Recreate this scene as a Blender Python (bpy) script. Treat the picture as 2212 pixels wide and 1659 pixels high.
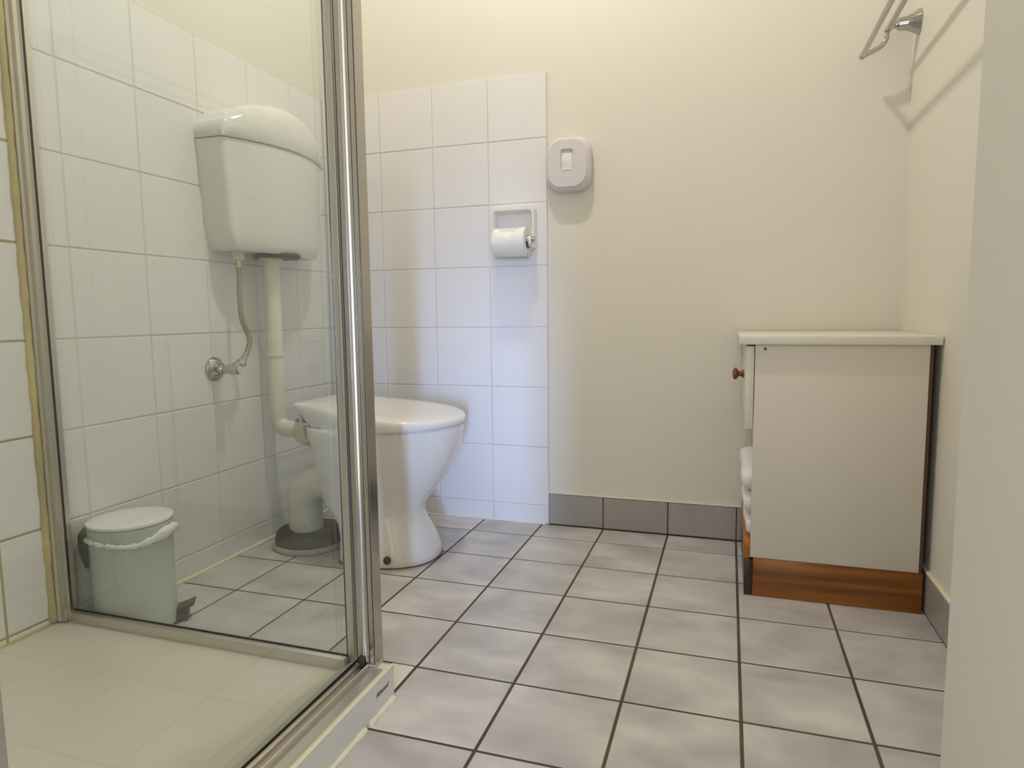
import bpy, bmesh, math, random
from mathutils import Vector, Matrix
random.seed(4)
PI = math.pi
scene = bpy.context.scene
for o in list(bpy.data.objects): bpy.data.objects.remove(o)
COL = scene.collection

# ------------------------------------------------------------------ camera
CAM = Vector((0.7670, -1.9091, 0.6829))
YAW, PITCH, ROLL = math.radians(-18.146), math.radians(-6.023), math.radians(-0.684)
fwd = Vector((math.sin(YAW)*math.cos(PITCH), math.cos(YAW)*math.cos(PITCH), math.sin(PITCH)))
rgt = Vector((math.cos(YAW), -math.sin(YAW), 0))
upv = rgt.cross(fwd)
r2 = math.cos(ROLL)*rgt + math.sin(ROLL)*upv
u2 = -math.sin(ROLL)*rgt + math.cos(ROLL)*upv
cd = bpy.data.cameras.new('camera'); cam = bpy.data.objects.new('camera', cd); COL.objects.link(cam)
cd.sensor_fit = 'HORIZONTAL'; cd.sensor_width = 36.0; cd.lens = 23.30; cd.clip_start = 0.02
m = Matrix.Identity(4)
for i in range(3):
    m[i][0] = r2[i]; m[i][1] = u2[i]; m[i][2] = -fwd[i]; m[i][3] = CAM[i]
cam.matrix_world = m
scene.camera = cam

# ------------------------------------------------------------------ world, lights, exposure
w = bpy.data.worlds.new('world'); scene.world = w; w.use_nodes = True
bg = w.node_tree.nodes['Background']; bg.inputs[0].default_value = (0.75, 0.85, 1.0, 1); bg.inputs[1].default_value = 0.25
LAMP = (0.25, -0.54, 2.46)
LAMP_POWER = 18.5
LAMP_COL = (1.0, 0.942, 0.855)
DAY_POWER = 1.7
# daylight arriving through the doorway behind the camera
al = bpy.data.lights.new('doorway_daylight', 'AREA'); al.shape = 'RECTANGLE'; al.size = 0.12; al.size_y = 1.0
al.energy = DAY_POWER; al.spread = math.radians(21); al.color = (0.34, 0.52, 1.0)
ao = bpy.data.objects.new('doorway_daylight', al); COL.objects.link(ao)
ao.location = (1.28, -3.60, 0.60)
ao.rotation_euler = (Vector((0.10, 0.12, 0.35)) - Vector(ao.location)).to_track_quat('-Z', 'Y').to_euler()
# unseen fill light added across the doorway opening to brighten the room
dl = bpy.data.lights.new('added_doorway_fill', 'AREA'); dl.shape = 'RECTANGLE'; dl.size = 0.58; dl.size_y = 2.0
dl.energy = 6.5; dl.color = (1.0, 0.96, 0.90)
do = bpy.data.objects.new('added_doorway_fill', dl); COL.objects.link(do)
do.location = (0.60, -2.20, 1.02); do.rotation_euler = (math.radians(90), 0, 0)
vs = scene.view_settings
scene.display_settings.display_device = 'sRGB'
vs.view_transform = 'Standard'; vs.look = 'None'; vs.exposure = 0.0; vs.gamma = 1.0; vs.use_curve_mapping = False

# ------------------------------------------------------------------ materials
MATS = {}
def nt(name):
    mt = bpy.data.materials.new(name); mt.use_nodes = True
    t = mt.node_tree; b = t.nodes['Principled BSDF']; MATS[name] = mt
    return mt, t, b
def setp(b, col=None, rough=0.5, metal=0.0, spec=0.5, coat=0.0):
    if col is not None: b.inputs['Base Color'].default_value = (*col, 1)
    b.inputs['Roughness'].default_value = rough; b.inputs['Metallic'].default_value = metal
    b.inputs['Specular IOR Level'].default_value = spec; b.inputs['Coat Weight'].default_value = coat
    b.inputs['Coat Roughness'].default_value = 0.05
def simple(name, col, rough=0.5, metal=0.0, spec=0.5, coat=0.0, bump=0.0, bscale=60.0, var=0.0):
    mt, t, b = nt(name); setp(b, col, rough, metal, spec, coat)
    tc = t.nodes.new('ShaderNodeTexCoord')
    nz = t.nodes.new('ShaderNodeTexNoise'); nz.inputs['Scale'].default_value = bscale; nz.inputs['Detail'].default_value = 3
    t.links.new(tc.outputs['Object'], nz.inputs['Vector'])
    if bump:
        bp = t.nodes.new('ShaderNodeBump'); bp.inputs['Strength'].default_value = bump; bp.inputs['Distance'].default_value = 0.002
        t.links.new(nz.outputs['Fac'], bp.inputs['Height']); t.links.new(bp.outputs['Normal'], b.inputs['Normal'])
    if var:
        n2 = t.nodes.new('ShaderNodeTexNoise'); n2.inputs['Scale'].default_value = 4.0; n2.inputs['Detail'].default_value = 4
        t.links.new(tc.outputs['Object'], n2.inputs['Vector'])
        rp = t.nodes.new('ShaderNodeValToRGB')
        rp.color_ramp.elements[0].position = 0.3; rp.color_ramp.elements[1].position = 0.7
        rp.color_ramp.elements[0].color = (*[c*(1-var) for c in col], 1); rp.color_ramp.elements[1].color = (*[min(1, c*(1+var)) for c in col], 1)
        t.links.new(n2.outputs['Fac'], rp.inputs['Fac']); t.links.new(rp.outputs['Color'], b.inputs['Base Color'])
    return mt
def clouds(name, stops, scale, rough, stretch=(1, 1, 1), detail=4, rand=True, bump=0.02, coat=0.0, spec=0.5):
    mt, t, b = nt(name); setp(b, (1, 1, 1), rough, coat=coat, spec=spec)
    tc = t.nodes.new('ShaderNodeTexCoord'); mp = t.nodes.new('ShaderNodeMapping'); mp.inputs['Scale'].default_value = stretch
    t.links.new(tc.outputs['Object'], mp.inputs['Vector'])
    src = mp.outputs['Vector']
    if rand:
        oi = t.nodes.new('ShaderNodeObjectInfo'); mu = t.nodes.new('ShaderNodeVectorMath'); mu.operation = 'SCALE'
        cx = t.nodes.new('ShaderNodeCombineXYZ')
        ml = t.nodes.new('ShaderNodeMath'); ml.operation = 'MULTIPLY'; ml.inputs[1].default_value = 37.0
        t.links.new(oi.outputs['Random'], ml.inputs[0])
        for k in range(3): t.links.new(ml.outputs[0], cx.inputs[k])
        ad = t.nodes.new('ShaderNodeVectorMath'); ad.operation = 'ADD'
        t.links.new(src, ad.inputs[0]); t.links.new(cx.outputs[0], ad.inputs[1]); src = ad.outputs[0]
    nz = t.nodes.new('ShaderNodeTexNoise'); nz.inputs['Scale'].default_value = scale; nz.inputs['Detail'].default_value = detail
    nz.inputs['Roughness'].default_value = 0.55; nz.inputs['Distortion'].default_value = 0.3
    t.links.new(src, nz.inputs['Vector'])
    rp = t.nodes.new('ShaderNodeValToRGB'); rp.color_ramp.elements.remove(rp.color_ramp.elements[1])
    for i, (p, c) in enumerate(stops):
        e = rp.color_ramp.elements[0] if i == 0 else rp.color_ramp.elements.new(p)
        e.position = p; e.color = (*c, 1)
    t.links.new(nz.outputs['Fac'], rp.inputs['Fac']); t.links.new(rp.outputs['Color'], b.inputs['Base Color'])
    bp = t.nodes.new('ShaderNodeBump'); bp.inputs['Strength'].default_value = bump; bp.inputs['Distance'].default_value = 0.002
    t.links.new(nz.outputs['Fac'], bp.inputs['Height']); t.links.new(bp.outputs['Normal'], b.inputs['Normal'])
    return mt
def glass(name, tint, ior=1.62):
    mt = bpy.data.materials.new(name); mt.use_nodes = True; MATS[name] = mt
    t = mt.node_tree; t.nodes.clear()
    out = t.nodes.new('ShaderNodeOutputMaterial'); mx = t.nodes.new('ShaderNodeMixShader')
    tr = t.nodes.new('ShaderNodeBsdfTransparent'); tr.inputs[0].default_value = (*tint, 1)
    gl = t.nodes.new('ShaderNodeBsdfGlossy'); gl.inputs['Roughness'].default_value = 0.01; gl.inputs['Color'].default_value = (0.95, 1, 0.96, 1)
    fr = t.nodes.new('ShaderNodeFresnel'); fr.inputs['IOR'].default_value = ior
    ge = t.nodes.new('ShaderNodeNewGeometry')
    su = t.nodes.new('ShaderNodeMath'); su.operation = 'SUBTRACT'; su.inputs[0].default_value = 1.0
    mu = t.nodes.new('ShaderNodeMath'); mu.operation = 'MULTIPLY'
    t.links.new(ge.outputs['Backfacing'], su.inputs[1]); t.links.new(su.outputs[0], mu.inputs[0]); t.links.new(fr.outputs[0], mu.inputs[1])
    t.links.new(mu.outputs[0], mx.inputs[0]); t.links.new(tr.outputs[0], mx.inputs[1]); t.links.new(gl.outputs[0], mx.inputs[2])
    t.links.new(mx.outputs[0], out.inputs[0])
    return mt
def wood(name, c1, c2, c3, axis):
    mt, t, b = nt(name); setp(b, (1, 1, 1), 0.38, coat=0.15)
    tc = t.nodes.new('ShaderNodeTexCoord'); mp = t.nodes.new('ShaderNodeMapping')
    sc = [38.0, 38.0, 38.0]; sc[axis] = 2.2; mp.inputs['Scale'].default_value = sc
    t.links.new(tc.outputs['Object'], mp.inputs['Vector'])
    nz = t.nodes.new('ShaderNodeTexNoise'); nz.inputs['Scale'].default_value = 1.0; nz.inputs['Detail'].default_value = 5; nz.inputs['Distortion'].default_value = 0.6
    t.links.new(mp.outputs['Vector'], nz.inputs['Vector'])
    rp = t.nodes.new('ShaderNodeValToRGB'); rp.color_ramp.elements[0].position = 0.32; rp.color_ramp.elements[1].position = 0.72
    rp.color_ramp.elements[0].color = (*c1, 1); rp.color_ramp.elements[1].color = (*c3, 1)
    e = rp.color_ramp.elements.new(0.5); e.color = (*c2, 1)
    t.links.new(nz.outputs['Fac'], rp.inputs['Fac']); t.links.new(rp.outputs['Color'], b.inputs['Base Color'])
    return mt

PAINT = simple('cream_wall_paint', (0.765, 0.733, 0.650), 0.62, spec=0.3, bump=0.05, bscale=180)
CEIL = simple('white_ceiling_paint', (0.82, 0.80, 0.74), 0.8, spec=0.2, bump=0.04, bscale=120)
WTILE = clouds('white_glazed_tile', [(0.3, (0.80, 0.785, 0.765)), (0.7, (0.83, 0.815, 0.795))], 1.2, 0.16, bump=0.012)
WGROUT = simple('wall_grout', (0.68, 0.645, 0.59), 0.9, spec=0.1, var=0.1)
SHGROUT = simple('stained_shower_grout', (0.47, 0.40, 0.22), 0.9, spec=0.1, var=0.2)
FTILE = clouds('grey_mottled_floor_tile', [(0.30, (0.40, 0.39, 0.385)), (0.45, (0.495, 0.48, 0.468)), (0.56, (0.56, 0.54, 0.525)), (0.72, (0.67, 0.64, 0.615))],
               6.0, 0.30, stretch=(1.0, 1.6, 1.0), detail=2, bump=0.03)
FGROUT = simple('dark_floor_grout', (0.105, 0.078, 0.052), 0.9, spec=0.1, var=0.25)
SKTILE = clouds('grey_skirting_tile', [(0.3, (0.32, 0.305, 0.295)), (0.7, (0.41, 0.39, 0.37))], 5.0, 0.32, bump=0.02)
OFFWHITE = simple('off_white_plain', (0.74, 0.71, 0.66), 0.5, var=0.05)
CERAMIC = simple('white_vitreous_china', (0.82, 0.79, 0.735), 0.10, coat=0.3)
PLASTIC = simple('white_gloss_plastic', (0.80, 0.785, 0.745), 0.16, coat=0.2)
PVC = simple('cream_pvc_pipe', (0.78, 0.76, 0.66), 0.28)
PVCOLD = simple('old_cream_plastic', (0.62, 0.60, 0.44), 0.32, var=0.06)
RUBBER = simple('dark_grey_rubber', (0.055, 0.052, 0.045), 0.55, bump=0.1)
GREYPL = simple('grey_plastic_flange', (0.40, 0.39, 0.35), 0.4)
BLACK = simple('black_plastic', (0.018, 0.022, 0.018), 0.35)
CHROME = simple('polished_chrome', (0.52, 0.51, 0.485), 0.08, metal=1.0)
BRAID = simple('braided_steel_hose', (0.36, 0.34, 0.27), 0.38, metal=0.8, bump=0.6, bscale=420)
ALU = simple('bright_anodised_aluminium', (0.64, 0.61, 0.56), 0.36, metal=1.0)
ALU2 = simple('polished_aluminium_extrusion', (0.52, 0.50, 0.47), 0.17, metal=1.0)
GASKET = simple('black_glazing_gasket', (0.012, 0.010, 0.006), 0.6)
GLASS = glass('green_tinted_shower_glass', (0.972, 0.987, 0.983))
TRAY = simple('cream_acrylic_shower_base', (0.73, 0.70, 0.605), 0.30, var=0.02)
SILIC = simple('cream_silicone_sealant', (0.83, 0.78, 0.58), 0.45, bump=0.5, bscale=90)
SILOLD = simple('yellowed_silicone_sealant', (0.55, 0.46, 0.235), 0.5, bump=0.4, bscale=70, var=0.25)
INK = simple('dark_purple_print', (0.045, 0.03, 0.035), 0.5)
LAMINATE = simple('off_white_laminate', (0.71, 0.665, 0.585), 0.42, spec=0.4)
LAMTOP = simple('cream_laminate_top', (0.76, 0.72, 0.615), 0.35)
HARDB = simple('dark_hardboard', (0.095, 0.038, 0.022), 0.6, var=0.2)
WOODX = wood('stained_pine_plinth', (0.13, 0.036, 0.004), (0.27, 0.090, 0.008), (0.37, 0.142, 0.014), 0)
WOODY = wood('stained_pine_front', (0.25, 0.075, 0.01), (0.42, 0.15, 0.02), (0.50, 0.20, 0.03), 1)
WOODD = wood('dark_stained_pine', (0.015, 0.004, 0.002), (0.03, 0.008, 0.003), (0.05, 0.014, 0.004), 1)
KNOB = wood('turned_stained_wood', (0.10, 0.022, 0.005), (0.17, 0.042, 0.01), (0.24, 0.07, 0.018), 0)
TOWEL = simple('white_terry_cotton', (0.87, 0.86, 0.85), 0.95, spec=0.1, bump=1.0, bscale=330)
PAPER = simple('white_tissue_paper', (0.86, 0.84, 0.76), 0.9, spec=0.1, bump=0.15, bscale=200)
CARD = simple('grey_cardboard_core', (0.30, 0.26, 0.22), 0.85)
DISPW = simple('pale_grey_plastic', (0.70, 0.665, 0.68), 0.30)
DISPWIN = simple('white_plastic_window', (0.82, 0.79, 0.79), 0.22)
BINW = simple('white_enamelled_steel', (0.57, 0.60, 0.555), 0.24, coat=0.2)
BINLID = simple('white_bin_lid', (0.84, 0.85, 0.85), 0.15, coat=0.3)
BAG = simple('white_plastic_bag', (0.85, 0.85, 0.82), 0.35, bump=1.0, bscale=120)
BINBLK = simple('dark_green_black_plastic', (0.010, 0.022, 0.013), 0.35)
PEDAL = simple('dark_grey_pedal', (0.045, 0.05, 0.045), 0.45)
RUST = simple('rusty_bolt', (0.16, 0.08, 0.025), 0.7, var=0.3)
ORANGE = simple('rust_mark', (0.55, 0.18, 0.06), 0.7)
bulbm, bt, bb = nt('lit_frosted_bulb'); setp(bb, (1, 1, 1), 0.4); bb.inputs['Emission Color'].default_value = (*LAMP_COL, 1); bb.inputs['Emission Strength'].default_value = 25.0

# ------------------------------------------------------------------ mesh helpers
def link(name, me, mat, parent=None, smooth=None, loc=None):
    if mat is not None and len(me.materials) == 0: me.materials.append(mat)
    o = bpy.data.objects.new(name, me); COL.objects.link(o)
    if parent is not None: o.parent = parent
    if loc is not None: o.location = loc
    if smooth is not None and len(me.polygons):
        me.polygons.foreach_set('use_smooth', [True]*len(me.polygons)); me.set_sharp_from_angle(angle=math.radians(smooth))
    return o
def from_bm(bm, name):
    bmesh.ops.recalc_face_normals(bm, faces=bm.faces)
    me = bpy.data.meshes.new(name); bm.to_mesh(me); bm.free(); return me
def addbox(bm, x0, x1, y0, y1, z0, z1):
    vs = [bm.verts.new(p) for p in [(x0,y0,z0),(x1,y0,z0),(x1,y1,z0),(x0,y1,z0),(x0,y0,z1),(x1,y0,z1),(x1,y1,z1),(x0,y1,z1)]]
    fs = [bm.faces.new([vs[i] for i in f]) for f in [(3,2,1,0),(4,5,6,7),(0,1,5,4),(1,2,6,5),(2,3,7,6),(3,0,4,7)]]
    return vs, fs
def boxme(x0, x1, y0, y1, z0, z1, bev=0.0, seg=2, name='m'):
    bm = bmesh.new(); addbox(bm, x0, x1, y0, y1, z0, z1)
    if bev: bmesh.ops.bevel(bm, geom=list(bm.edges), offset=bev, segments=seg, affect='EDGES', profile=0.5)
    return from_bm(bm, name)
def box(name, mat, parent, x0, x1, y0, y1, z0, z1, bev=0.0, seg=2, smooth=None):
    return link(name, boxme(x0, x1, y0, y1, z0, z1, bev, seg, name), mat, parent, smooth if smooth else (40 if bev else None))
def loftbm(bm, rings, cap=True, closed=True):
    V = [[bm.verts.new(p) for p in r] for r in rings]
    n = len(V[0])
    for a, b in zip(V[:-1], V[1:]):
        for i in range(n if closed else n-1):
            j = (i+1) % n
            bm.faces.new((a[i], a[j], b[j], b[i]))
    if cap and closed:
        bm.faces.new(list(reversed(V[0]))); bm.faces.new(V[-1])
    return V
def loft(name, mat, parent, rings, cap=True, closed=True, smooth=40):
    bm = bmesh.new(); loftbm(bm, rings, cap, closed)
    return link(name, from_bm(bm, name), mat, parent, smooth)
def extrude(name, mat, parent, poly, axis, a, b, smooth=None, bev=0.0):
    """poly: 2D list, extruded along axis ('x','y','z') from a to b"""
    def P(p, t):
        if axis == 'z': return (p[0], p[1], t)
        if axis == 'y': return (p[0], t, p[1])
        return (t, p[0], p[1])
    bm = bmesh.new(); loftbm(bm, [[P(p, a) for p in poly], [P(p, b) for p in poly]])
    if bev: bmesh.ops.bevel(bm, geom=list(bm.edges), offset=bev, segments=2, affect='EDGES', profile=0.5)
    return link(name, from_bm(bm, name), mat, parent, smooth)
def frame(d):
    d = d.normalized(); a = Vector((0, 0, 1)) if abs(d.z) < 0.9 else Vector((1, 0, 0))
    u = d.cross(a).normalized(); v = d.cross(u).normalized(); return u, v
def tubebm(bm, pts, r, n=16, cap=True):
    pts = [Vector(p) for p in pts]; rings = []; u = None
    for i, p in enumerate(pts):
        d = (pts[min(i+1, len(pts)-1)] - pts[max(i-1, 0)]).normalized()
        if u is None: u, v = frame(d)
        else:
            u = (u - d*u.dot(d)).normalized(); v = d.cross(u).normalized()
        rr = r[i] if isinstance(r, (list, tuple)) else r
        rings.append([p + rr*(math.cos(2*PI*k/n)*u + math.sin(2*PI*k/n)*v) for k in range(n)])
    loftbm(bm, rings, cap)
def tube(name, mat, parent, pts, r, n=16, smooth=40):
    bm = bmesh.new(); tubebm(bm, pts, r, n); return link(name, from_bm(bm, name), mat, parent, smooth)
def spline(pts, k=6):
    P = [Vector(p) for p in pts]; P = [2*P[0]-P[1]] + P + [2*P[-1]-P[-2]]; out = []
    for i in range(1, len(P)-2):
        for s in range(k):
            t = s/k; a, b, c, d = P[i-1], P[i], P[i+1], P[i+2]
            out.append(0.5*((2*b) + (c-a)*t + (2*a-5*b+4*c-d)*t*t + (3*b-a-3*c+d)*t**3))
    out.append(P[-2]); return out
def lathe(name, mat, parent, prof, origin, axis, n=28, smooth=35):
    """prof: list of (t along axis, radius)"""
    o = Vector(origin); d = Vector(axis).normalized(); u, v = frame(d)
    rings = [[o + d*t + max(r, 1e-4)*(math.cos(2*PI*k/n)*u + math.sin(2*PI*k/n)*v) for k in range(n)] for t, r in prof]
    return loft(name, mat, parent, rings, True, True, smooth)
def rrect(x0, x1, y0, y1, r, n=6):
    out = []
    for cx, cy, a in ((x1-r, y1-r, 0), (x0+r, y1-r, 90), (x0+r, y0+r, 180), (x1-r, y0+r, 270)):
        for k in range(n+1):
            t = math.radians(a + 90*k/n); out.append((cx + r*math.cos(t), cy + r*math.sin(t)))
    return out
def thing(name, label, cat, loc, group=None):
    o = bpy.data.objects.new(name, None); o.empty_display_size = 0.03; COL.objects.link(o); o.location = loc
    o['label'] = label; o['category'] = cat
    if group: o['group'] = group
    THINGS.append(o); return o
THINGS = []
def tag(o, label, cat, group=None):
    o['label'] = label; o['category'] = cat
    if group: o['group'] = group
    return o
def struct(o, label=None, cat=None):
    o['kind'] = 'structure'
    if label: o['label'] = label
    if cat: o['category'] = cat
    return o

# ------------------------------------------------------------------ room shell
BY, LX, RX, CZ, FY = 0.122, -0.570, 1.205, 2.55, -2.15
NIBX, NIBY = 0.93, -1.346
T = 0.007
floor = struct(box('floor', FGROUT, None, LX-0.1, RX+0.1, FY-0.1, BY+0.1, -0.10, -0.0009), 'grey tiled bathroom floor with dark brown grout', 'floor')
wall_back = struct(box('wall_back', PAINT, None, LX-0.1, RX+0.1, BY+T, BY+0.1, -0.1, CZ), 'cream painted back wall, white tiled beside the toilet', 'wall')
wall_left = struct(box('wall_left', PAINT, None, LX-0.1, LX-T, FY-0.1, BY+T, -0.1, CZ), 'white tiled wall behind the toilet cistern', 'wall')
wall_right = struct(box('wall_right', PAINT, None, RX, RX+0.1, NIBY-0.01, BY+T, -0.1, CZ), 'cream painted wall carrying the chrome towel rail', 'wall')
wall_return = struct(box('wall_return', PAINT, None, NIBX, RX+0.1, FY, NIBY, -0.0009, CZ, bev=0.004), 'cream painted wall return in the right foreground', 'wall')
ceiling = struct(box('ceiling', CEIL, None, LX-0.1, RX+0.1, FY-0.1, BY+0.1, CZ, CZ+0.05), 'plain white bathroom ceiling', 'ceiling')
bm = bmesh.new()
addbox(bm, LX-0.1, 0.30, FY-0.1, FY, -0.1, CZ); addbox(bm, 0.90, RX+0.1, FY-0.1, FY, -0.1, CZ); addbox(bm, 0.30, 0.90, FY-0.1, FY, 2.04, CZ)
struct(link('wall_front', from_bm(bm, 'wall_front'), PAINT), 'cream wall with the doorway behind the viewer', 'wall')

# tiles: local box, top face proud, edges softened
TILES = {}
def tileme(a, b, th, bev, key):
    k = (round(a, 4), round(b, 4), th, bev, key)
    if k not in TILES:
        bm = bmesh.new(); vs, fs = addbox(bm, -a/2, a/2, -b/2, b/2, -th, 0.0)
        top = [e for e in bm.edges if all(v.co.z > -1e-6 for v in e.verts)]
        vert = [e for e in bm.edges if abs(e.verts[0].co.z - e.verts[1].co.z) > th*0.5]
        bmesh.ops.bevel(bm, geom=top+vert, offset=bev, segments=1 if bev < 0.0015 else 2, affect='EDGES', profile=0.5)
        me = from_bm(bm, 'tile'); me.polygons.foreach_set('use_smooth', [True]*len(me.polygons)); me.set_sharp_from_angle(angle=math.radians(8))
        TILES[k] = me
    return TILES[k]
def rot(ax):
    if ax == 'floor': return Matrix.Identity(3)
    if ax == 'back': return Matrix(((1, 0, 0), (0, 0, -1), (0, 1, 0)))      # local x->X, y->Z, z->-Y
    if ax == 'left': return Matrix(((0, 0, 1), (-1, 0, 0), (0, -1, 0))) @ Matrix(((1,0,0),(0,-1,0),(0,0,1))) @ Matrix(((1,0,0),(0,1,0),(0,0,1)))
    if ax == 'right': return Matrix(((0, 0, -1), (1, 0, 0), (0, 1, 0)))
def tile(parent, mat, ax, u0, u1, v0, v1, w, gap, th, bev, jit=0.0):
    a, b = (u1-u0-gap), (v1-v0-gap)
    if a < 0.004 or b < 0.004: return None
    me = tileme(a, b, th, bev, mat.name)
    if len(me.materials) == 0: me.materials.append(mat)
    o = bpy.data.objects.new('tile', me); COL.objects.link(o); o.parent = parent
    u, v = (u0+u1)/2, (v0+v1)/2; w2 = w + random.uniform(-jit, jit)
    if ax == 'floor': L = (u, v, w2); M = rot('floor')
    elif ax == 'back': L = (u, w2, v); M = rot('back')
    elif ax == 'left': L = (w2, u, v); M = Matrix(((0, 0, 1), (1, 0, 0), (0, 1, 0)))
    else: L = (w2, u, v); M = Matrix(((0, 0, -1), (-1, 0, 0), (0, 1, 0)))
    o.matrix_world = Matrix.Translation(L) @ M.to_4x4()
    return o
def cuts(lines, lo, hi):
    c = [lo] + [l for l in sorted(lines) if lo+0.004 < l < hi-0.004] + [hi]; return list(zip(c[:-1], c[1:]))
# floor, 200 mm grid
for (a, b) in cuts([i*0.2 for i in range(-4, 8)], LX, RX-0.001):
    for (c, d) in cuts([i*0.2 for i in range(-12, 2)], FY, BY):
        if a > 0.9 and d < NIBY-0.01: continue
        if b <= 0.2001 and d < -0.95: continue
        tile(floor, FTILE, 'floor', a, b, c, d, 0.0, 0.0052, 0.012, 0.0011, 0.0002)
# back wall white tiles
ZL = [1.4151 - 0.19348*k for k in range(8)]
XB = [0.2222 - 0.19173*k for k in range(6)]
def grout(name, mat, *a): return box(name, mat, *a)
box('grout', WGROUT, wall_back, LX-T, 0.2222, BY+0.0012, BY+T+0.001, 0, 1.4151)
for (a, b) in cuts(XB, LX, 0.2222):
    for (c, d) in cuts(ZL, 0.0, 1.4151):
        tile(wall_back, WTILE, 'back', a, b, c, d, BY, 0.0028, 0.006, 0.0014, 0.0003)
# left wall white tiles
YL = [-0.058 - 0.1955*k for k in range(-1, 12)]
box('grout', WGROUT, wall_left, LX-T-0.001, LX-0.0012, -0.925, BY+T, 0, 1.4151)
box('grout', SHGROUT, wall_left, LX-T-0.001, LX-0.0012, FY, -0.925, 0, 1.995)
YS = [-0.917] + [y for y in YL if y < -0.93] 
for (a, b) in cuts(YL, -0.912, BY-0.001):
    for (c, d) in cuts(ZL, 0.0, 1.4151):
        tile(wall_left, WTILE, 'left', a, b, c, d, LX, 0.0028, 0.006, 0.0014, 0.0003)
for (a, b) in cuts(YL, FY, -0.917):
    for (c, d) in cuts(ZL + [1.4151+0.19348*k for k in (1, 2)], 0.0, 1.995):
        tile(wall_left, WTILE, 'left', a, b, c, d, LX, 0.0045, 0.006, 0.0014, 0.0003)
# skirting tiles
sk = struct(box('baseboard_back', FGROUT, None, 0.2235, RX, BY+0.0005, BY+T, 0, 0.1030), 'grey tile skirting along the back wall', 'skirting')
for (a, b) in cuts([0.4, 0.6, 0.8, 1.0], 0.2225, RX-0.001): tile(sk, SKTILE, 'back', a, b, 0.002, 0.104, BY-0.001, 0.0035, 0.007, 0.001)
sk2 = struct(box('baseboard_right', FGROUT, None, RX-0.006, RX, NIBY, BY, 0, 0.093), 'grey tile skirting along the wall beside the cabinet', 'skirting')
for (a, b) in cuts([-0.2*k for k in range(0, 8)], NIBY, BY-0.004): tile(sk2, SKTILE, 'right', a, b, 0.002, 0.094, RX-0.007, 0.0035, 0.007, 0.001)
# paint drips of caulk on the skirting tops, silicone at wall foot
box('caulk', SILIC, sk2, RX-0.0085, RX+0.001, NIBY, BY, 0.0935, 0.0995, bev=0.002)
box('caulk', OFFWHITE, sk, 0.2235, RX, BY-0.002, BY+T, 0.1035, 0.1062, bev=0.001)
bm = bmesh.new(); tubebm(bm, [(LX+0.001, -0.90+0.02*k, 0.002) for k in range(50)], [0.0055+0.001*math.sin(k*1.3) for k in range(50)], 8)
link('silicone_bead', from_bm(bm, 'silicone_bead'), SILIC, wall_left, 50)
bm = bmesh.new(); tubebm(bm, [(LX+0.03*k, BY-0.0005, 0.0005) for k in range(27)], [0.0032+0.0007*math.sin(k*1.7) for k in range(27)], 8)
link('silicone_bead', from_bm(bm, 'silicone_bead'), OFFWHITE, wall_back, 50)

# ------------------------------------------------------------------ shower base
TY0, TX1, TY1 = FY+0.003, 0.2085, -0.9060
tray = thing('shower_tray', 'cream acrylic shower tray with raised sill under the glass screen', 'shower tray', (-0.18, -1.5, 0))
NX, NY = 40, 60
def sm(a, b, x):
    t = min(1, max(0, (x-a)/(b-a))); return t*t*(3-2*t)
bm = bmesh.new(); g = []
xs = [LX+0.001 + (TX1-LX-0.001)*i/NX for i in range(NX+1)]; ys = [TY0 + (TY1-TY0)*j/NY for j in range(NY+1)]
def tz(x, y):
    e = min((x-LX), (0.122-x), (-0.936-y))
    z = 0.0465 - 0.008*sm(0.0, 0.10, e)
    return z + 0.014*sm(0.122, 0.132, x)
top = [[bm.verts.new((x, y, tz(x, y))) for y in ys] for x in xs]
bot = [[bm.verts.new((x, y, 0.0)) for y in ys] for x in xs]
for i in range(NX):
    for j in range(NY):
        bm.faces.new((top[i][j], top[i+1][j], top[i+1][j+1], top[i][j+1]))
        bm.faces.new((bot[i][j], bot[i][j+1], bot[i+1][j+1], bot[i+1][j]))
for i in range(NX):
    for j in (0, NY): bm.faces.new((top[i][j], bot[i][j], bot[i+1][j], top[i+1][j]))
for j in range(NY):
    for i in (0, NX): bm.faces.new((top[i][j], bot[i][j], bot[i][j+1], top[i][j+1]))
link('base', from_bm(bm, 'base'), TRAY, tray, 40)
box('rim', SILIC, tray, 0.2030, 0.2098, TY0, TY1, 0.0585, 0.0632, bev=0.0018)
def bead(parent, mat, pts, r, amp, name='silicone_bead', n=8):
    bm = bmesh.new(); tubebm(bm, pts, [r + amp*(math.sin(k*1.9)+0.6*math.sin(k*0.73+1)) for k in range(len(pts))], n)
    return link(name, from_bm(bm, name), mat, parent, 60)
bead(tray, SILIC, [(TX1+0.0005, -0.912-0.010*k, 0.001) for k in range(9)], 0.0065, 0.0009)
bead(tray, SILIC, [(TX1, -1.008-0.015*k, 0.001) for k in range(74)], 0.0062, 0.0009)
bead(tray, SILOLD, [(LX+0.001, -0.945-0.02*k, 0.0470) for k in range(55)], 0.0038, 0.0008)
lb = bpy.data.curves.new('brand_label', 'FONT'); lb.body = 'Almond'; lb.size = 0.0125; lb.shear = 0.35; lb.extrude = 0.0002; lb.space_character = 1.05
lo = bpy.data.objects.new('brand_label_curve', lb); COL.objects.link(lo)
bpy.context.view_layer.update()
lme = bpy.data.meshes.new_from_object(lo.evaluated_get(bpy.context.evaluated_depsgraph_get())); bpy.data.objects.remove(lo)
lme.materials.clear(); lob = link('brand_label', lme, INK, tray)
lob.matrix_basis = Matrix.Translation((TX1+0.0004, -0.970, 0.0335)) @ Matrix(((0, 0, 1), (1, 0, 0), (0, 1, 0))).to_4x4()
lob['label'] = 'small dark purple lettering on the sill'
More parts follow.
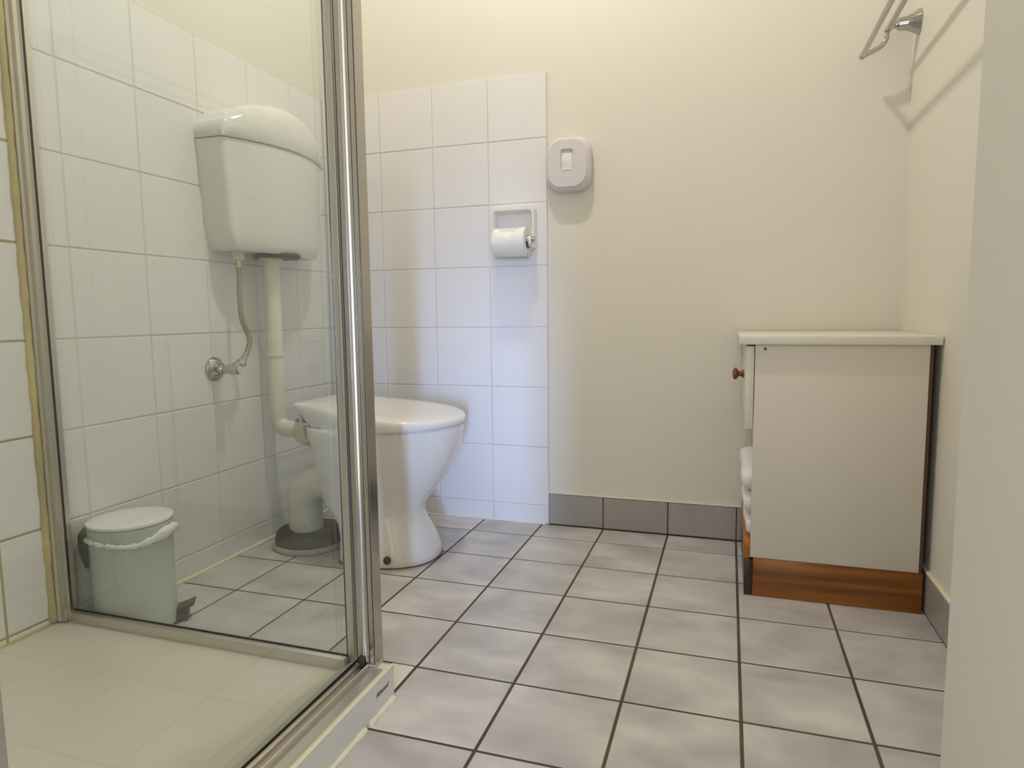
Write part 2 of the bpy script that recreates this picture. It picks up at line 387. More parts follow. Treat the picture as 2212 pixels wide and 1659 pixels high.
# thin off-white patch laid over the floor beside the sill end
pt = extrude('floor_patch', OFFWHITE, None, [(0.150, -0.9055), (0.1975, -0.9055), (0.1975, -0.8035), (0.150, -0.8035)], 'z', 0.0002, 0.0012)
tag(pt, 'white patch on the floor beside the sill end', 'patch')

# ------------------------------------------------------------------ shower screen
scr = thing('shower_screen', 'framed glass corner shower screen with bright chrome corner post', 'shower screen', (0.15, -0.915, 0.06))
ZT = 1.98
arc = [(0.1576 + 0.0130*math.cos(math.radians(a)), -0.9180 + 0.0095*math.sin(math.radians(a))) for a in range(180, 361, 12)]
prof = [(0.1446, -0.8960), (0.1446, -0.9150)] + arc + [(0.1712, -0.9170), (0.1712, -0.9225), (0.1722, -0.9235), (0.1786, -0.9235), (0.1796, -0.9225), (0.1796, -0.9185), (0.1812, -0.9185),
        (0.1812, -0.9225), (0.1818, -0.9232), (0.1826, -0.9232), (0.1832, -0.9225), (0.1832, -0.8970), (0.1822, -0.8960)]
extrude('corner_post', ALU2, scr, prof, 'z', 0.0605, ZT, smooth=30)
extrude('post_base', ALU, scr, [(0.170, -0.9275), (0.1842, -0.9275), (0.1842, -0.8955), (0.170, -0.8955)], 'z', 0.0605, 0.067, bev=0.0008)
box('corner_block', BLACK, scr, 0.1520, 0.1665, -0.9335, -0.9255, 0.0635, 0.0800, bev=0.002)
# return panel (towards the toilet)
GY = -0.9105
box('glass_pane', GLASS, scr, LX+0.016, 0.1290, GY-0.003, GY+0.003, 0.064, ZT-0.03)
box('pane_end_stile', ALU, scr, 0.1225, 0.1365, -0.9165, -0.9050, 0.0480, ZT, bev=0.0012)
box('gasket', GASKET, scr, 0.1195, 0.1225, -0.9155, -0.9137, 0.070, ZT-0.03)
box('bottom_rail', ALU, scr, LX+0.023, 0.1225, -0.9290, -0.9065, 0.0440, 0.0690, bev=0.002)
box('gasket', GASKET, scr, LX+0.024, 0.1225, -0.9160, -0.9136, 0.0690, 0.0710)
jamb = [(LX, -0.9400), (LX+0.010, -0.9400), (LX+0.012, -0.9350), (LX+0.022, -0.9340), (LX+0.023, -0.9260), (LX+0.0265, -0.9250), (LX+0.0265, -0.9080), (LX+0.022, -0.9050), (LX, -0.9050)]
extrude('wall_jamb', ALU, scr, jamb, 'z', 0.0505, ZT)
box('gasket', GASKET, scr, LX+0.0265, LX+0.0280, -0.9230, -0.9195, 0.078, ZT-0.02)
box('top_rail', ALU, scr, LX+0.023, 0.1225, -0.9290, -0.9065, ZT-0.03, ZT, bev=0.002)
bead(scr, SILOLD, [(LX+0.001, -0.9445, 0.054+0.02*k) for k in range(96)], 0.0075, 0.0010)
# front panel and sliding door (towards the viewer)
GX = 0.1395
box('glass_pane', GLASS, scr, GX-0.003, GX+0.003, -1.560, -0.9170, 0.066, ZT-0.03)
box('gasket', GASKET, scr, GX+0.0030, GX+0.0044, -0.9188, -0.9165, 0.066, ZT-0.03)
box('gasket', GASKET, scr, GX+0.0030, GX+0.0045, -1.560, -0.9170, 0.0640, 0.0680)
tp = [(0.1300, 0.0605), (0.1300, 0.0640), (0.1440, 0.0640), (0.1540, 0.0620), (0.1545, 0.0690), (0.1560, 0.0700), (0.1575, 0.0690), (0.1580, 0.0620),
      (0.1680, 0.0620), (0.1685, 0.0675), (0.1700, 0.0685), (0.1715, 0.0675), (0.1720, 0.0620), (0.1820, 0.0640), (0.1990, 0.0630), (0.1990, 0.0605)]
extrude('sill_track', ALU, scr, tp, 'y', TY0+0.002, -0.9285)
box('head_rail', ALU, scr, 0.1180, 0.1900, TY0+0.002, -0.9300, ZT-0.035, ZT, bev=0.002)
box('door_stile', ALU, scr, 0.1230, 0.1350, -1.5340, -1.5055, 0.0660, ZT-0.03, bev=0.002)
box('glass_pane', GLASS, scr, 0.1460, 0.1510, TY0+0.03, -1.5300, 0.072, ZT-0.03)

# ------------------------------------------------------------------ toilet
YC = -0.250
toi = thing('toilet', 'white ceramic toilet with closed lid beside the tiled wall', 'toilet', (-0.13, YC, 0))
def ring_bowl(z, xb, xf, hw, pb=2.6, n=56):
    xm = xb + (xf-xb)*0.46; out = []
    for k in range(n):
        t = 2*PI*k/n; c, s = math.cos(t), math.sin(t)
        p = 2.15 if c > 0 else pb
        L = (xf-xm) if c > 0 else (xm-xb)
        x = xm + L*math.copysign(abs(c)**(2/p), c); y = YC + hw*math.copysign(abs(s)**(2/p), s)
        out.append((x, y, z))
    return out
secs = [(0.000, -0.262, -0.006, 0.126, 5), (0.006, -0.266, -0.003, 0.129, 5), (0.030, -0.266, -0.006, 0.127, 5), (0.065, -0.270, -0.020, 0.117, 4.5), (0.100, -0.285, -0.038, 0.107, 4),
        (0.130, -0.310, -0.050, 0.102, 3.6), (0.155, -0.336, -0.044, 0.104, 3.4), (0.190, -0.347, -0.018, 0.113, 3.2), (0.235, -0.352, 0.020, 0.130, 3), (0.285, -0.358, 0.047, 0.150, 2.8),
        (0.330, -0.364, 0.066, 0.165, 2.6), (0.360, -0.368, 0.069, 0.171, 2.6), (0.376, -0.370, 0.071, 0.174, 2.6), (0.381, -0.368, 0.068, 0.171, 2.6)]
loft('bowl', CERAMIC, toi, [ring_bowl(*s) for s in secs], smooth=50)
loft('base_seal', RUST, toi, [ring_bowl(0.0004, -0.268, -0.001, 0.131, 5), ring_bowl(0.0025, -0.267, -0.002, 0.130, 5)], smooth=50)
sring = [(0.3795, -0.330, 0.068, 0.170), (0.3810, -0.334, 0.073, 0.176), (0.3835, -0.334, 0.073, 0.176), (0.3845, -0.330, 0.070, 0.173)]
loft('seat', PLASTIC, toi, [ring_bowl(*s) for s in sring], smooth=50)
# lid: shield outline, square at the hinge end, top rising towards it
HW = [(-0.372, 0.126), (-0.330, 0.133), (-0.280, 0.147), (-0.205, 0.168), (-0.130, 0.180), (-0.060, 0.178), (0.000, 0.152), (0.040, 0.110), (0.062, 0.066), (0.072, 0.027), (0.075, 0.0)]
hwp = spline([(x, h, 0) for x, h in HW], 5)
LO = [(-0.374, 0.0), (-0.374, 0.06), (-0.374, 0.10), (-0.374, 0.118)] + [(p.x, max(0, p.y)) for p in hwp]
LO = [(x, -h) for x, h in LO] + [(x, h) for x, h in reversed(LO[1:-1])]
def lid_ring(f, fr, dome=0.0):
    out = []
    for x, h in LO:
        X = -0.14 + f*(x+0.14); zt = 0.406 + 0.041*max(0.0, (0.075-X)/0.445)**1.25; zb = 0.385 + 0.050*sm(-0.305, -0.378, X)
        out.append((X, YC + f*h, zb + fr*(zt-zb) + dome))
    return out
loft('lid', PLASTIC, toi, [lid_ring(0.95, 0.0), lid_ring(0.99, 0.0), lid_ring(1.0, 0.10), lid_ring(1.0, 0.55), lid_ring(0.993, 0.78), lid_ring(0.978, 0.93), lid_ring(0.95, 1.0), lid_ring(0.88, 1.0, 0.003),
     lid_ring(0.7, 1.0, 0.0045), lid_ring(0.4, 1.0, 0.0055), lid_ring(0.02, 1.0, 0.006)], smooth=60)
for s in (-1, 1):
    hg = lathe('hinge', PLASTIC, toi, [(-0.022, 0.0), (-0.022, 0.010), (-0.019, 0.0135), (0.016, 0.0135), (0.019, 0.010), (0.019, 0.0)], (-0.379, YC+s*0.079, 0.3935), (0, s, 0), 20)
lathe('hinge_cap', GREYPL, toi, [(0.0, 0.007), (0.0015, 0.006), (0.002, 0.0)], (-0.379, YC-0.098, 0.3935), (0, -1, 0), 16)
box('hinge_plate', PLASTIC, toi, -0.388, -0.330, YC-0.095, YC+0.095, 0.3795, 0.3865, bev=0.002)
lathe('inlet_spigot', CERAMIC, toi, [(0.0, 0.040), (0.05, 0.036), (0.052, 0.0)], (-0.350, YC, 0.345), (-1, 0, 0), 24)
lathe('bolt_cap', RUST, toi, [(0.0, 0.011), (0.004, 0.010), (0.007, 0.005), (0.0075, 0.0)], (-0.095, -0.3765, 0.027), (0.05, -1, 0.3), 14)

# ------------------------------------------------------------------ flush pipe
fp = thing('flush_pipe', 'white plastic flush pipe running down from cistern to toilet', 'pipe', (-0.52, YC, 0.36))
FX = -0.520
path = [(FX, YC, 0.885), (FX, YC, 0.80), (FX, YC, 0.70), (FX, YC, 0.57), (FX, YC, 0.46), (FX, YC, 0.384)]
for k in range(1, 9):
    t = PI/2*k/8; path.append((FX + 0.036*(1-math.cos(t)), YC, 0.384 - 0.036*math.sin(t)))
path += [(-0.460, YC, 0.347), (-0.430, YC, 0.346)]
tube('pipe', PVC, fp, path, 0.0245, 20)
lathe('joint_ring', PVC, fp, [(0, 0.0245), (0.001, 0.0275), (0.007, 0.0275), (0.008, 0.0245)], (FX, YC, 0.566), (0, 0, 1), 24)
lathe('union_nut', PVC, fp, [(0, 0.0245), (0.001, 0.034), (0.022, 0.034), (0.024, 0.030), (0.030, 0.030)], (FX, YC, 0.845), (0, 0, 1), 24)
cf = lathe('rubber_cone', PVCOLD, fp, [(0, 0.026), (0.002, 0.034), (0.020, 0.042), (0.044, 0.046), (0.048, 0.044)], (-0.448, YC, 0.345), (1, 0, 0), 24)
box('clip', PVCOLD, fp, -0.398, -0.372, YC-0.056, YC-0.034, 0.322, 0.374, bev=0.006)
box('rust_streak', ORANGE, fp, -0.3870, -0.3830, YC-0.0567, YC-0.0557, 0.330, 0.362)

# ------------------------------------------------------------------ cistern
cis = thing('cistern', 'white plastic toilet cistern with domed lid mounted on tiled wall', 'cistern', (LX, YC, 0.87))
def cring(hw, de, dc, z, r=0.017, z0=None, arch=0.0, n=26):
    """plan outline: straight sides of depth de, rounded corners, front bowed out to dc"""
    r = min(r, de*0.8, hw*0.5); half = []
    for k in range(4): half.append(((de-r)*k/4, hw*(1 - 0.010*k/4)))
    hx = hw*0.99
    for k in range(7):
        t = PI/2*k/6; half.append((de - r + r*math.sin(t), hx - r + r*math.cos(t)))
    for k in range(1, n//2+1):
        y = (hx - r)*(1 - k/(n//2)); u = y/(hx-r); half.append((de + (dc-de)*(1-u*u), y))
    pts = [(x, -y) for x, y in half] + [(x, y) for x, y in reversed(half[:-1])]
    out = []
    for x, y in pts:
        zz = z
        if z0 is not None: zz = z0 + (z-z0)*(1 - arch*abs(y/0.2275)**2.2)
        out.append((LX + x, YC + 0.009 + y, zz))
    return out
body = [(0.150, 0.060, 0.085, 0.864), (0.172, 0.076, 0.112, 0.861), (0.187, 0.082, 0.121, 0.865), (0.197, 0.085, 0.127, 0.878), (0.203, 0.087, 0.130, 0.898), (0.207, 0.088, 0.134, 0.930), (0.212, 0.089, 0.137, 0.990), (0.218, 0.090, 0.141, 1.070), (0.223, 0.091, 0.145, 1.148)]
loft('tank', PLASTIC, cis, [cring(*q) for q in body], smooth=60)
lidr = [(0.220, 0.089, 0.143, 1.1495), (0.2255, 0.093, 0.149, 1.1502), (0.2275, 0.095, 0.151, 1.154), (0.2275, 0.095, 0.151, 1.203), (0.2255, 0.093, 0.148, 1.230), (0.220, 0.089, 0.140, 1.251), (0.210, 0.082, 0.128, 1.264), (0.195, 0.070, 0.108, 1.2710), (0.16, 0.045, 0.067, 1.2755), (0.10, 0.015, 0.02, 1.2765)]
loft('lid', PLASTIC, cis, [cring(*q, z0=1.150, arch=0.63) for q in lidr], smooth=60)
lathe('outlet_seat', RUBBER, cis, [(0, 0.062), (0.006, 0.066), (0.012, 0.064)], (LX+0.068, YC+0.01, 0.8525), (0, 0, 1), 28)
lathe('inlet_boss', PVCOLD, cis, [(0, 0.014), (0.003, 0.017), (0.02, 0.018)], (-0.520, -0.385, 0.847), (0, 0, 1), 18)

# ------------------------------------------------------------------ water hose and stop valve
hose = thing('water_hose', 'braided water hose hanging from cistern down to stop valve', 'hose', (-0.52, -0.385, 0.59))
hp = spline([(-0.520, -0.385, 0.826), (-0.518, -0.387, 0.790), (-0.516, -0.392, 0.735), (-0.514, -0.391, 0.680), (-0.510, -0.376, 0.640), (-0.507, -0.373, 0.615), (-0.508, -0.385, 0.585), (-0.510, -0.396, 0.570)], 6)
tube('braid', BRAID, hose, hp, 0.0072, 14)
lathe('top_nut', PVCOLD, hose, [(0, 0.0), (0, 0.014), (0.002, 0.0165), (0.012, 0.0165), (0.014, 0.013), (0.018, 0.013)], (-0.520, -0.385, 0.838), (0, 0, 1), 8, 20)
lathe('ferrule', CHROME, hose, [(0, 0.0), (0, 0.0085), (0.018, 0.0085), (0.020, 0.007)], (-0.520, -0.385, 0.820), (0, 0, 1), 14)
dv = Vector((0.004, 0.022, 0.030)).normalized()
lathe('ferrule', CHROME, hose, [(0, 0.0), (0, 0.0088), (0.020, 0.0088), (0.022, 0.007)], (-0.5115, -0.4025, 0.5595), dv, 14)
val = thing('stop_valve', 'chrome stop valve with round wall flange on white tiles', 'valve', (LX, -0.444, 0.543))
VC = Vector((LX, -0.444, 0.543))
lathe('flange', CHROME, val, [(0.0, 0.0335), (0.003, 0.0335), (0.007, 0.031), (0.012, 0.024), (0.015, 0.016), (0.0152, 0.0)], VC, (1, 0, 0), 32)
lathe('valve_body', CHROME, val, [(0.010, 0.0135), (0.030, 0.0135), (0.034, 0.0105), (0.042, 0.0115), (0.050, 0.0125), (0.055, 0.0115), (0.057, 0.0)], VC, (1, 0, 0), 24)
lathe('outlet', CHROME, val, [(0.0, 0.0085), (0.026, 0.0085), (0.027, 0.0)], (LX+0.050, -0.440, 0.546), Vector((0.010, 0.034, 0.014)) , 18)
tube('outlet_elbow', CHROME, val, spline([(LX+0.046, -0.440, 0.544), (LX+0.054, -0.424, 0.546), (LX+0.057, -0.413, 0.552), (LX+0.0585, -0.4035, 0.5605)], 4), 0.0085, 14)
lathe('lock_nut', CHROME, val, [(0.0, 0.0), (0, 0.0125), (0.002, 0.014), (0.013, 0.014), (0.015, 0.012), (0.015, 0.0)], (LX+0.0575, -0.4105, 0.5510), dv, 6, 20)
lathe('handle', CHROME, val, [(0.055, 0.0), (0.055, 0.0125), (0.058, 0.0150), (0.083, 0.0140), (0.086, 0.011), (0.086, 0.0)], VC, (1, 0, 0), 10, 20)

# ------------------------------------------------------------------ waste pipe
wp = thing('waste_pipe', 'cream plastic waste pipe bend in a dark rubber floor collar', 'pipe', (-0.437, YC, 0))
WX = -0.437
path = [(WX, YC, 0.022), (WX, YC, 0.06), (WX, YC, 0.10), (WX, YC, 0.125)]
for k in range(1, 9):
    t = PI/2*k/8; path.append((WX + 0.072*(1-math.cos(t)), YC, 0.125 + 0.072*math.sin(t)))
path += [(-0.335, YC, 0.199), (-0.310, YC, 0.200)]
tube('bend', PVC, wp, path, [0.050]*4 + [0.0535]*8 + [0.055, 0.055], 26)
lathe('floor_collar', RUBBER, wp, [(0.017, 0.0), (0.017, 0.100), (0.022, 0.103), (0.044, 0.098), (0.051, 0.092), (0.054, 0.080), (0.052, 0.056), (0.047, 0.051), (0.046, 0.0)], (WX+0.018, YC-0.005, 0), (0, 0, 1), 40)
lathe('flange', GREYPL, wp, [(0.0015, 0.0), (0.0015, 0.106), (0.006, 0.109), (0.014, 0.108), (0.017, 0.104), (0.017, 0.0)], (WX+0.018, YC-0.005, 0), (0, 0, 1), 40)

# ------------------------------------------------------------------ pedal bin
BX, BYb, BR = -0.479, -0.8195, 0.0835
pb = thing('pedal_bin', 'small white round pedal bin with white liner behind shower glass', 'bin', (BX, BYb, 0))
lathe('body', BINW, pb, [(0.001, 0.0), (0.001, BR-0.004), (0.006, BR-0.001), (0.012, BR-0.0015), (0.200, BR-0.001), (0.2155, BR-0.001), (0.2155, BR-0.006), (0.03, BR-0.006), (0.03, 0.0)], (BX, BYb, 0), (0, 0, 1), 48)
lathe('inner_rim', BINW, pb, [(0.214, BR-0.004), (0.216, BR), (0.240, BR+0.0005), (0.240, BR-0.004)], (BX, BYb, 0), (0, 0, 1), 48)
lathe('lid', BINLID, pb, [(0.2405, 0.0), (0.2405, BR-0.001), (0.2430, BR+0.0015), (0.2475, BR+0.0010), (0.2500, BR-0.006), (0.2525, BR-0.03), (0.2540, 0.02), (0.2543, 0.0)], (BX, BYb, 0), (0, 0, 1), 48)
# liner: crumpled bag edge hanging over the rim
bm = bmesh.new(); rings = []
N = 84
for k in range(N):
    t = 2*PI*k/N; a = math.degrees(t)
    dd = abs((a - 8 + 180) % 360 - 180)
    thick = 0.0036 + 0.0050*math.exp(-(dd/32.0)**2) + 0.0009*math.sin(k*1.7) + 0.0007*math.sin(k*3.1+1)
    zc = 0.2135 + 0.004*math.sin(t*3+0.5) + 0.010*math.exp(-(dd/26.0)**2) - 0.004*math.cos(t+0.5)
    rr = BR + 0.001 + thick*0.4 + 0.005*math.exp(-(dd/22.0)**2)
    rings.append([(BX + (rr + thick*math.cos(q))*math.cos(t), BYb + (rr + thick*math.cos(q))*math.sin(t), zc + 1.45*thick*math.sin(q) + 0.0008*math.sin(k*5+q)) for q in [2*PI*j/10 for j in range(10)]])
loftbm(bm, rings + [rings[0]], cap=False)
bmesh.ops.remove_doubles(bm, verts=bm.verts, dist=1e-6)
link('liner', from_bm(bm, 'liner'), BAG, pb, 75)
AX = math.radians(38)
def bl(r, s, z):  # bin-local: r along axis, s sideways
    return (BX + r*math.cos(AX) - s*math.sin(AX), BYb + r*math.sin(AX) + s*math.cos(AX), z)
def prism(name, mat, parent, pr, hw, bev=0.002):
    bm = bmesh.new(); loftbm(bm, [[bl(r, -hw, z) for r, z in pr], [bl(r, hw, z) for r, z in pr]])
    bmesh.ops.bevel(bm, geom=list(bm.edges), offset=bev, segments=2, affect='EDGES', profile=0.5)
    return link(name, from_bm(bm, name), mat, parent, 40)
prism('hinge_cover', BINBLK, pb, [(-0.076, 0.240), (-0.090, 0.237), (-0.098, 0.224), (-0.098, 0.190), (-0.088, 0.150), (-0.076, 0.148)], 0.022, 0.003)
prism('pedal', PEDAL, pb, [(0.078, 0.020), (0.090, 0.020), (0.118, 0.034), (0.118, 0.042), (0.092, 0.030), (0.078, 0.030)], 0.018)
prism('foot', PEDAL, pb, [(0.070, 0.001), (0.102, 0.001), (0.104, 0.012), (0.098, 0.018), (0.070, 0.018)], 0.022)
lathe('base_ring', PEDAL, pb, [(0.0, 0.0), (0.0, BR-0.002), (0.004, BR-0.0005), (0.006, BR-0.003)], (BX, BYb, 0.0003), (0, 0, 1), 48)

# ------------------------------------------------------------------ toilet roll holder and roll
RC = Vector((0.1265, BY-0.062, 0.904)); RR = 0.0415
th = thing('toilet_roll_holder', 'white ceramic toilet roll holder on the tiled back wall', 'roll holder', (0.116, BY, 0.90))
bm = bmesh.new()
A = rrect(0.044, 0.190, 0.882, 1.014, 0.014); B = rrect(0.056, 0.178, 0.896, 1.001, 0.010)
rings = [[(x, BY+0.0005, z) for x, z in A], [(x, BY-0.020, z) for x, z in A], [(x, BY-0.028, z) for x, z in rrect(0.047, 0.187, 0.885, 1.011, 0.012)],
         [(x, BY-0.028, z) for x, z in rrect(0.053, 0.181, 0.892, 1.004, 0.011)], [(x, BY-0.022, z) for x, z in B], [(x, BY-0.001, z) for x, z in rrect(0.060, 0.174, 0.900, 0.995, 0.010)]]
loftbm(bm, rings); link('backplate', from_bm(bm, 'backplate'), CERAMIC, th, 45)
for x in (0.0640, 0.1860):
    ap = [(BY-0.012, 0.925), (BY-0.070, 0.917), (BY-0.074, 0.910), (BY-0.074, 0.895), (BY-0.068, 0.888), (BY-0.012, 0.884)]
    extrude('arm', CERAMIC, th, ap, 'x', x-0.0045, x+0.0045, bev=0.002, smooth=40)
tube('spindle', PLASTIC, th, [(0.062, RC.y, RC.z+0.006), (0.190, RC.y, RC.z+0.006)], 0.0085, 16)
lathe('spindle_knob', CHROME, th, [(0, 0.0), (0, 0.009), (0.004, 0.0105), (0.009, 0.009), (0.011, 0.0)], (0.1905, RC.y, RC.z+0.006), (1, 0, 0), 18)
tr = thing('toilet_roll', 'white toilet paper roll with folded point on ceramic holder', 'toilet roll', tuple(RC))
X0, X1 = 0.076, 0.177
lathe('paper', PAPER, tr, [(0, 0.0205), (0, RR-0.010), (0.002, RR-0.008), (X1-X0-0.002, RR-0.008), (X1-X0, RR-0.010), (X1-X0, 0.0205), (0.002, 0.0205)], (X0, RC.y, RC.z-0.003), (1, 0, 0), 48)
bm = bmesh.new(); U, v = frame(Vector((1, 0, 0)))
def cyl(n, r, x, a): return (x, RC.y - r*math.sin(a), RC.z - 0.003 + r*math.cos(a))
loftbm(bm, [[(x, RC.y + r*math.cos(t), RC.z - 0.003 + r*math.sin(t)) for t in [2*PI*k/28 for k in range(28)]] for x, r in ((X0+0.0005, 0.0195), (X0+0.0005, 0.0207), (X1-0.0005, 0.0207), (X1-0.0005, 0.0195), (X0+0.0005, 0.0195))], cap=False)
link('core', from_bm(bm, 'core'), CARD, tr, 40)
# folded first sheet: two flaps on the drum leaving a shallow triangle between them
bm = bmesh.new()
AL = [(-175 + 12*k, 0.0) for k in range(15)] + [(5, 0.0), (5.5, 0.047)] + [(5.5 + 84*k/14, 0.047*(1-k/14)**1.15) for k in range(1, 15)] + [(95 + 10*k, 0.0) for k in range(9)]
xm = (X0+X1)/2
for side in (-1, 1):
    L1, L0 = [], []
    for a, half in AL:
        t = math.radians(a); xe = xm - 0.003 + side*(half + 0.0001); xo = xm + side*(X1-X0)/2*0.99
        L1.append([bm.verts.new(cyl(0, RR+0.0030, x, t)) for x in (xe, xo)]); L0.append([bm.verts.new(cyl(0, RR-0.0085, x, t)) for x in (xe, xo)])
    for k in range(len(AL)-1):
        bm.faces.new((L1[k][0], L1[k][1], L1[k+1][1], L1[k+1][0]))
        bm.faces.new((L1[k][0], L1[k+1][0], L0[k+1][0], L0[k][0])); bm.faces.new((L1[k][1], L0[k][1], L0[k+1][1], L1[k+1][1]))
link('folded_sheet', from_bm(bm, 'folded_sheet'), PAPER, tr, 40)

# ------------------------------------------------------------------ wall dispenser
dp = thing('air_freshener', 'pale grey rounded plastic dispenser with white window on cream wall', 'dispenser', (0.296, BY+T, 1.13))
DX0, DX1, DZ0, DZ1 = 0.2260, 0.3660, 1.050, 1.210
def dr(ins, r, y, dz=0): return [(x, y, z+dz) for x, z in rrect(DX0+ins, DX1-ins, DZ0+ins*0.9, DZ1-ins*0.9, r)]
bm = bmesh.new()
loftbm(bm, [dr(0.003, 0.044, BY+T), dr(0.0, 0.045, BY-0.006), dr(0.0005, 0.045, BY-0.016), dr(0.004, 0.043, BY-0.028), dr(0.011, 0.040, BY-0.036)])
link('case', from_bm(bm, 'case'), DISPW, dp, 50)
bm = bmesh.new()
loftbm(bm, [dr(0.0105, 0.040, BY-0.0355), dr(0.0110, 0.040, BY-0.0385), dr(0.013, 0.039, BY-0.0405)] + [[(x, BY-0.0415, z) for x, z in rrect(0.276, 0.314, 1.108, 1.171, 0.008)], [(x, BY-0.0350, z) for x, z in rrect(0.277, 0.313, 1.109, 1.170, 0.0075)]])
link('cover', from_bm(bm, 'cover'), DISPW, dp, 35)
box('window', DISPWIN, dp, 0.2785, 0.3115, BY-0.0385, BY-0.0345, 1.1115, 1.1600, bev=0.002)
box('window_lip', DISPWIN, dp, 0.2785, 0.3115, BY-0.0425, BY-0.0350, 1.1085, 1.1135, bev=0.0015)

# ------------------------------------------------------------------ towel rail
rl = thing('towel_rail', 'double chrome towel rail mounted high on the cream wall', 'towel rail', (RX, 0.07, 1.40))
RI, RO = (RX-0.072, 1.388), (RX-0.127, 1.332)
for yy in (0.070, -0.560):
    lathe('mount', CHROME, rl, [(0.0, 0.030), (0.003, 0.0305), (0.006, 0.029), (0.018, 0.022), (0.032, 0.0165), (0.045, 0.0155), (0.050, 0.014), (0.052, 0.010), (0.058, 0.0085), (0.066, 0.0095), (0.069, 0.006), (0.070, 0.0)], (RX, yy, 1.400), (-1, 0, -0.02), 28)
    tube('arm', CHROME, rl, spline([(RX-0.060, yy, 1.399), (RX-0.072, yy, 1.388), (RX-0.0745, yy, 1.366), (RX-0.088, yy, 1.349), (RX-0.112, yy, 1.338), (RO[0], yy, RO[1])], 6), [0.0062]*31, 14)
    for q in (RI, RO):
        lathe('end_cap', CHROME, rl, [(-0.010, 0.0), (-0.010, 0.006), (-0.007, 0.0082), (0.004, 0.0082), (0.007, 0.007), (0.007, 0.0)], (q[0], yy, q[1]), (0, 1, 0), 18)
for q in (RI, RO): tube('rail', CHROME, rl, [(q[0], 0.070, q[1]), (q[0], -0.560, q[1])], 0.0066, 18)

# ------------------------------------------------------------------ cabinet and towels
cb = thing('bathroom_cabinet', 'off white laminate bathroom cabinet with brown wooden plinth', 'cabinet', (1.0, -0.08, 0))
CY0, CY1 = -0.267, 0.110
box('side_panel', LAMINATE, cb, 0.8260, 1.1820, CY0, CY0+0.016, 0.0945, 0.6055, bev=0.0008)
box('side_panel', LAMINATE, cb, 0.8260, 1.1820, CY1-0.016, CY1, 0.0945, 0.6055, bev=0.0008)
box('top', LAMTOP, cb, 0.7900, 1.2030, CY0-0.010, CY1+0.008, 0.6060, 0.6250, bev=0.0010)
box('back_panel', HARDB, cb, 1.1822, 1.1890, CY0+0.001, CY1-0.001, 0.0945, 0.6050)
box('plinth_board', WOODX, cb, 0.8330, 1.1910, CY0-0.002, CY0+0.016, 0.0005, 0.0940, bev=0.0010)
box('plinth_board', WOODX, cb, 0.8330, 1.1910, CY1-0.016, CY1, 0.0005, 0.0940, bev=0.0010)
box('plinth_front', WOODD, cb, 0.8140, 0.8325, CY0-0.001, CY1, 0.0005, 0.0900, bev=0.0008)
box('front_rail', WOODY, cb, 0.8120, 0.8255, CY0+0.001, CY1, 0.0905, 0.1340, bev=0.0008)
box('bottom_shelf', LAMINATE, cb, 0.8262, 1.1818, CY0+0.0165, CY1-0.0165, 0.1190, 0.1340)
box('middle_shelf', LAMINATE, cb, 0.8400, 1.1818, CY0+0.0165, CY1-0.0165, 0.3960, 0.4100)
dw = box('drawer', LAMTOP, cb, 0.8065, 0.8245, CY0+0.002, CY1-0.002, 0.4065, 0.6015, bev=0.0012)
kn = lathe('knob', KNOB, dw, [(0, 0.0), (0, 0.0110), (0.003, 0.0105), (0.008, 0.0065), (0.013, 0.0070), (0.017, 0.0125), (0.0195, 0.0155), (0.024, 0.0155), (0.027, 0.0125), (0.0285, 0.006), (0.0288, 0.0)], (0.8065, -0.085, 0.521), (-1, 0, 0), 28)
lathe('screw', RUST, cb, [(0, 0.0), (0, 0.0035), (0.001, 0.003), (0.0012, 0.0)], (0.8475, CY0, 0.5955), (0, -1, 0), 12)
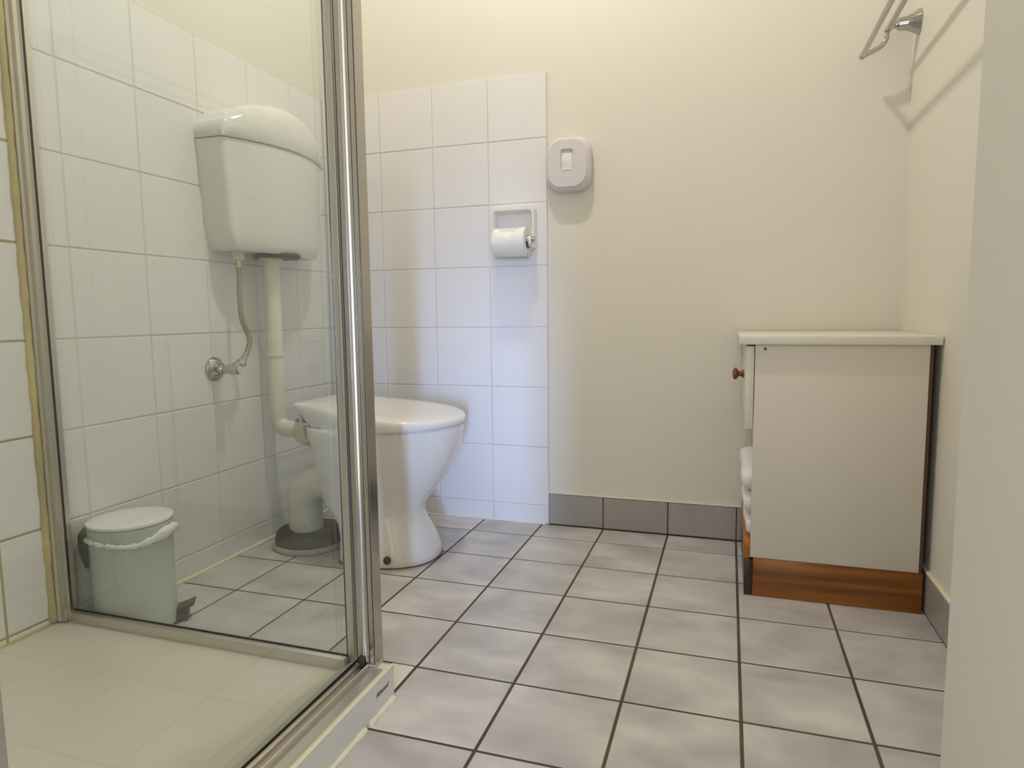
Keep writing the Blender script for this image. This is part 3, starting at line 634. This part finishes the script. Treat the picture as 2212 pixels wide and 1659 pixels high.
def towel(label, z0, z1, xf, y0, y1, seed):
    rnd = random.Random(seed); n = 40; rings = []
    hz = (z1-z0)/2; zc = (z0+z1)/2
    for i in range(n+1):
        f = i/n; y = y0 + (y1-y0)*f
        ends = min(1.0, 0.55 + 0.45*min(f, 1-f)/0.06)
        off = 0.0015*math.sin(f*9+seed) + 0.001*math.sin(f*23+seed*2)
        r = []
        for k in range(28):
            t = 2*PI*k/28; c, s = math.cos(t), math.sin(t)
            x = (xf+1.14)/2 + (1.14-xf)/2*math.copysign(abs(c)**(2/9), c)*(0.97+0.03*ends)
            z = zc + hz*ends*math.copysign(abs(s)**(2/5.0), s)
            if c < -0.2: x += off + 0.0012*math.cos(s*5+seed)
            r.append((x, y, max(z, z0+0.0003)))
        rings.append(r)
    o = loft('folded_towel', TOWEL, None, rings, smooth=70)
    return tag(o, label, 'towel', 'folded towels in the cabinet')
towel('white folded towel, lowest of the stack on the cabinet shelf', 0.1345, 0.190, 0.814, CY0+0.022, CY1-0.022, 1)
towel('white folded towel in the middle of the cabinet stack', 0.1902, 0.247, 0.809, CY0+0.024, CY1-0.026, 2)
towel('white folded towel on top of the cabinet stack', 0.2472, 0.303, 0.805, CY0+0.022, CY1-0.024, 3)

# ------------------------------------------------------------------ ceiling light (above the frame)
cl = thing('ceiling_light', 'white round ceiling light with two frosted bulbs above the room', 'light', (LAMP[0], LAMP[1], CZ))
lathe('base_plate', PLASTIC, cl, [(0, 0.14), (0.010, 0.14), (0.018, 0.12), (0.018, 0.0)], (LAMP[0], LAMP[1], CZ), (0, 0, -1), 36)
lathe('added_light_shield', GREYPL, cl, [(0.016, 0.075), (0.090, 0.115), (0.092, 0.113), (0.018, 0.073), (0.016, 0.075)], (LAMP[0], LAMP[1], CZ), (0, 0, -1), 36)  # unseen dish added to keep the bulbs' light off the ceiling
for s in (-1, 1):
    bx, by = LAMP[0]+s*0.024, LAMP[1]
    lathe('bulb_socket', PLASTIC, cl, [(0.016, 0.022), (0.040, 0.020), (0.042, 0.0)], (bx, by, CZ), (0, 0, -1), 20)
    pl = bpy.data.lights.new('bulb_light', 'POINT'); pl.energy = LAMP_POWER; pl.color = LAMP_COL; pl.shadow_soft_size = 0.014
    po = bpy.data.objects.new('bulb_light', pl); COL.objects.link(po); po.location = (bx, by, CZ-0.082)

# keep children where they were modelled: parents sit at each thing's base
bpy.context.view_layer.update()
for o in THINGS:
    inv = Matrix.Translation(o.location).inverted()
    for c in o.children: c.matrix_parent_inverse = inv
bpy.context.view_layer.update()
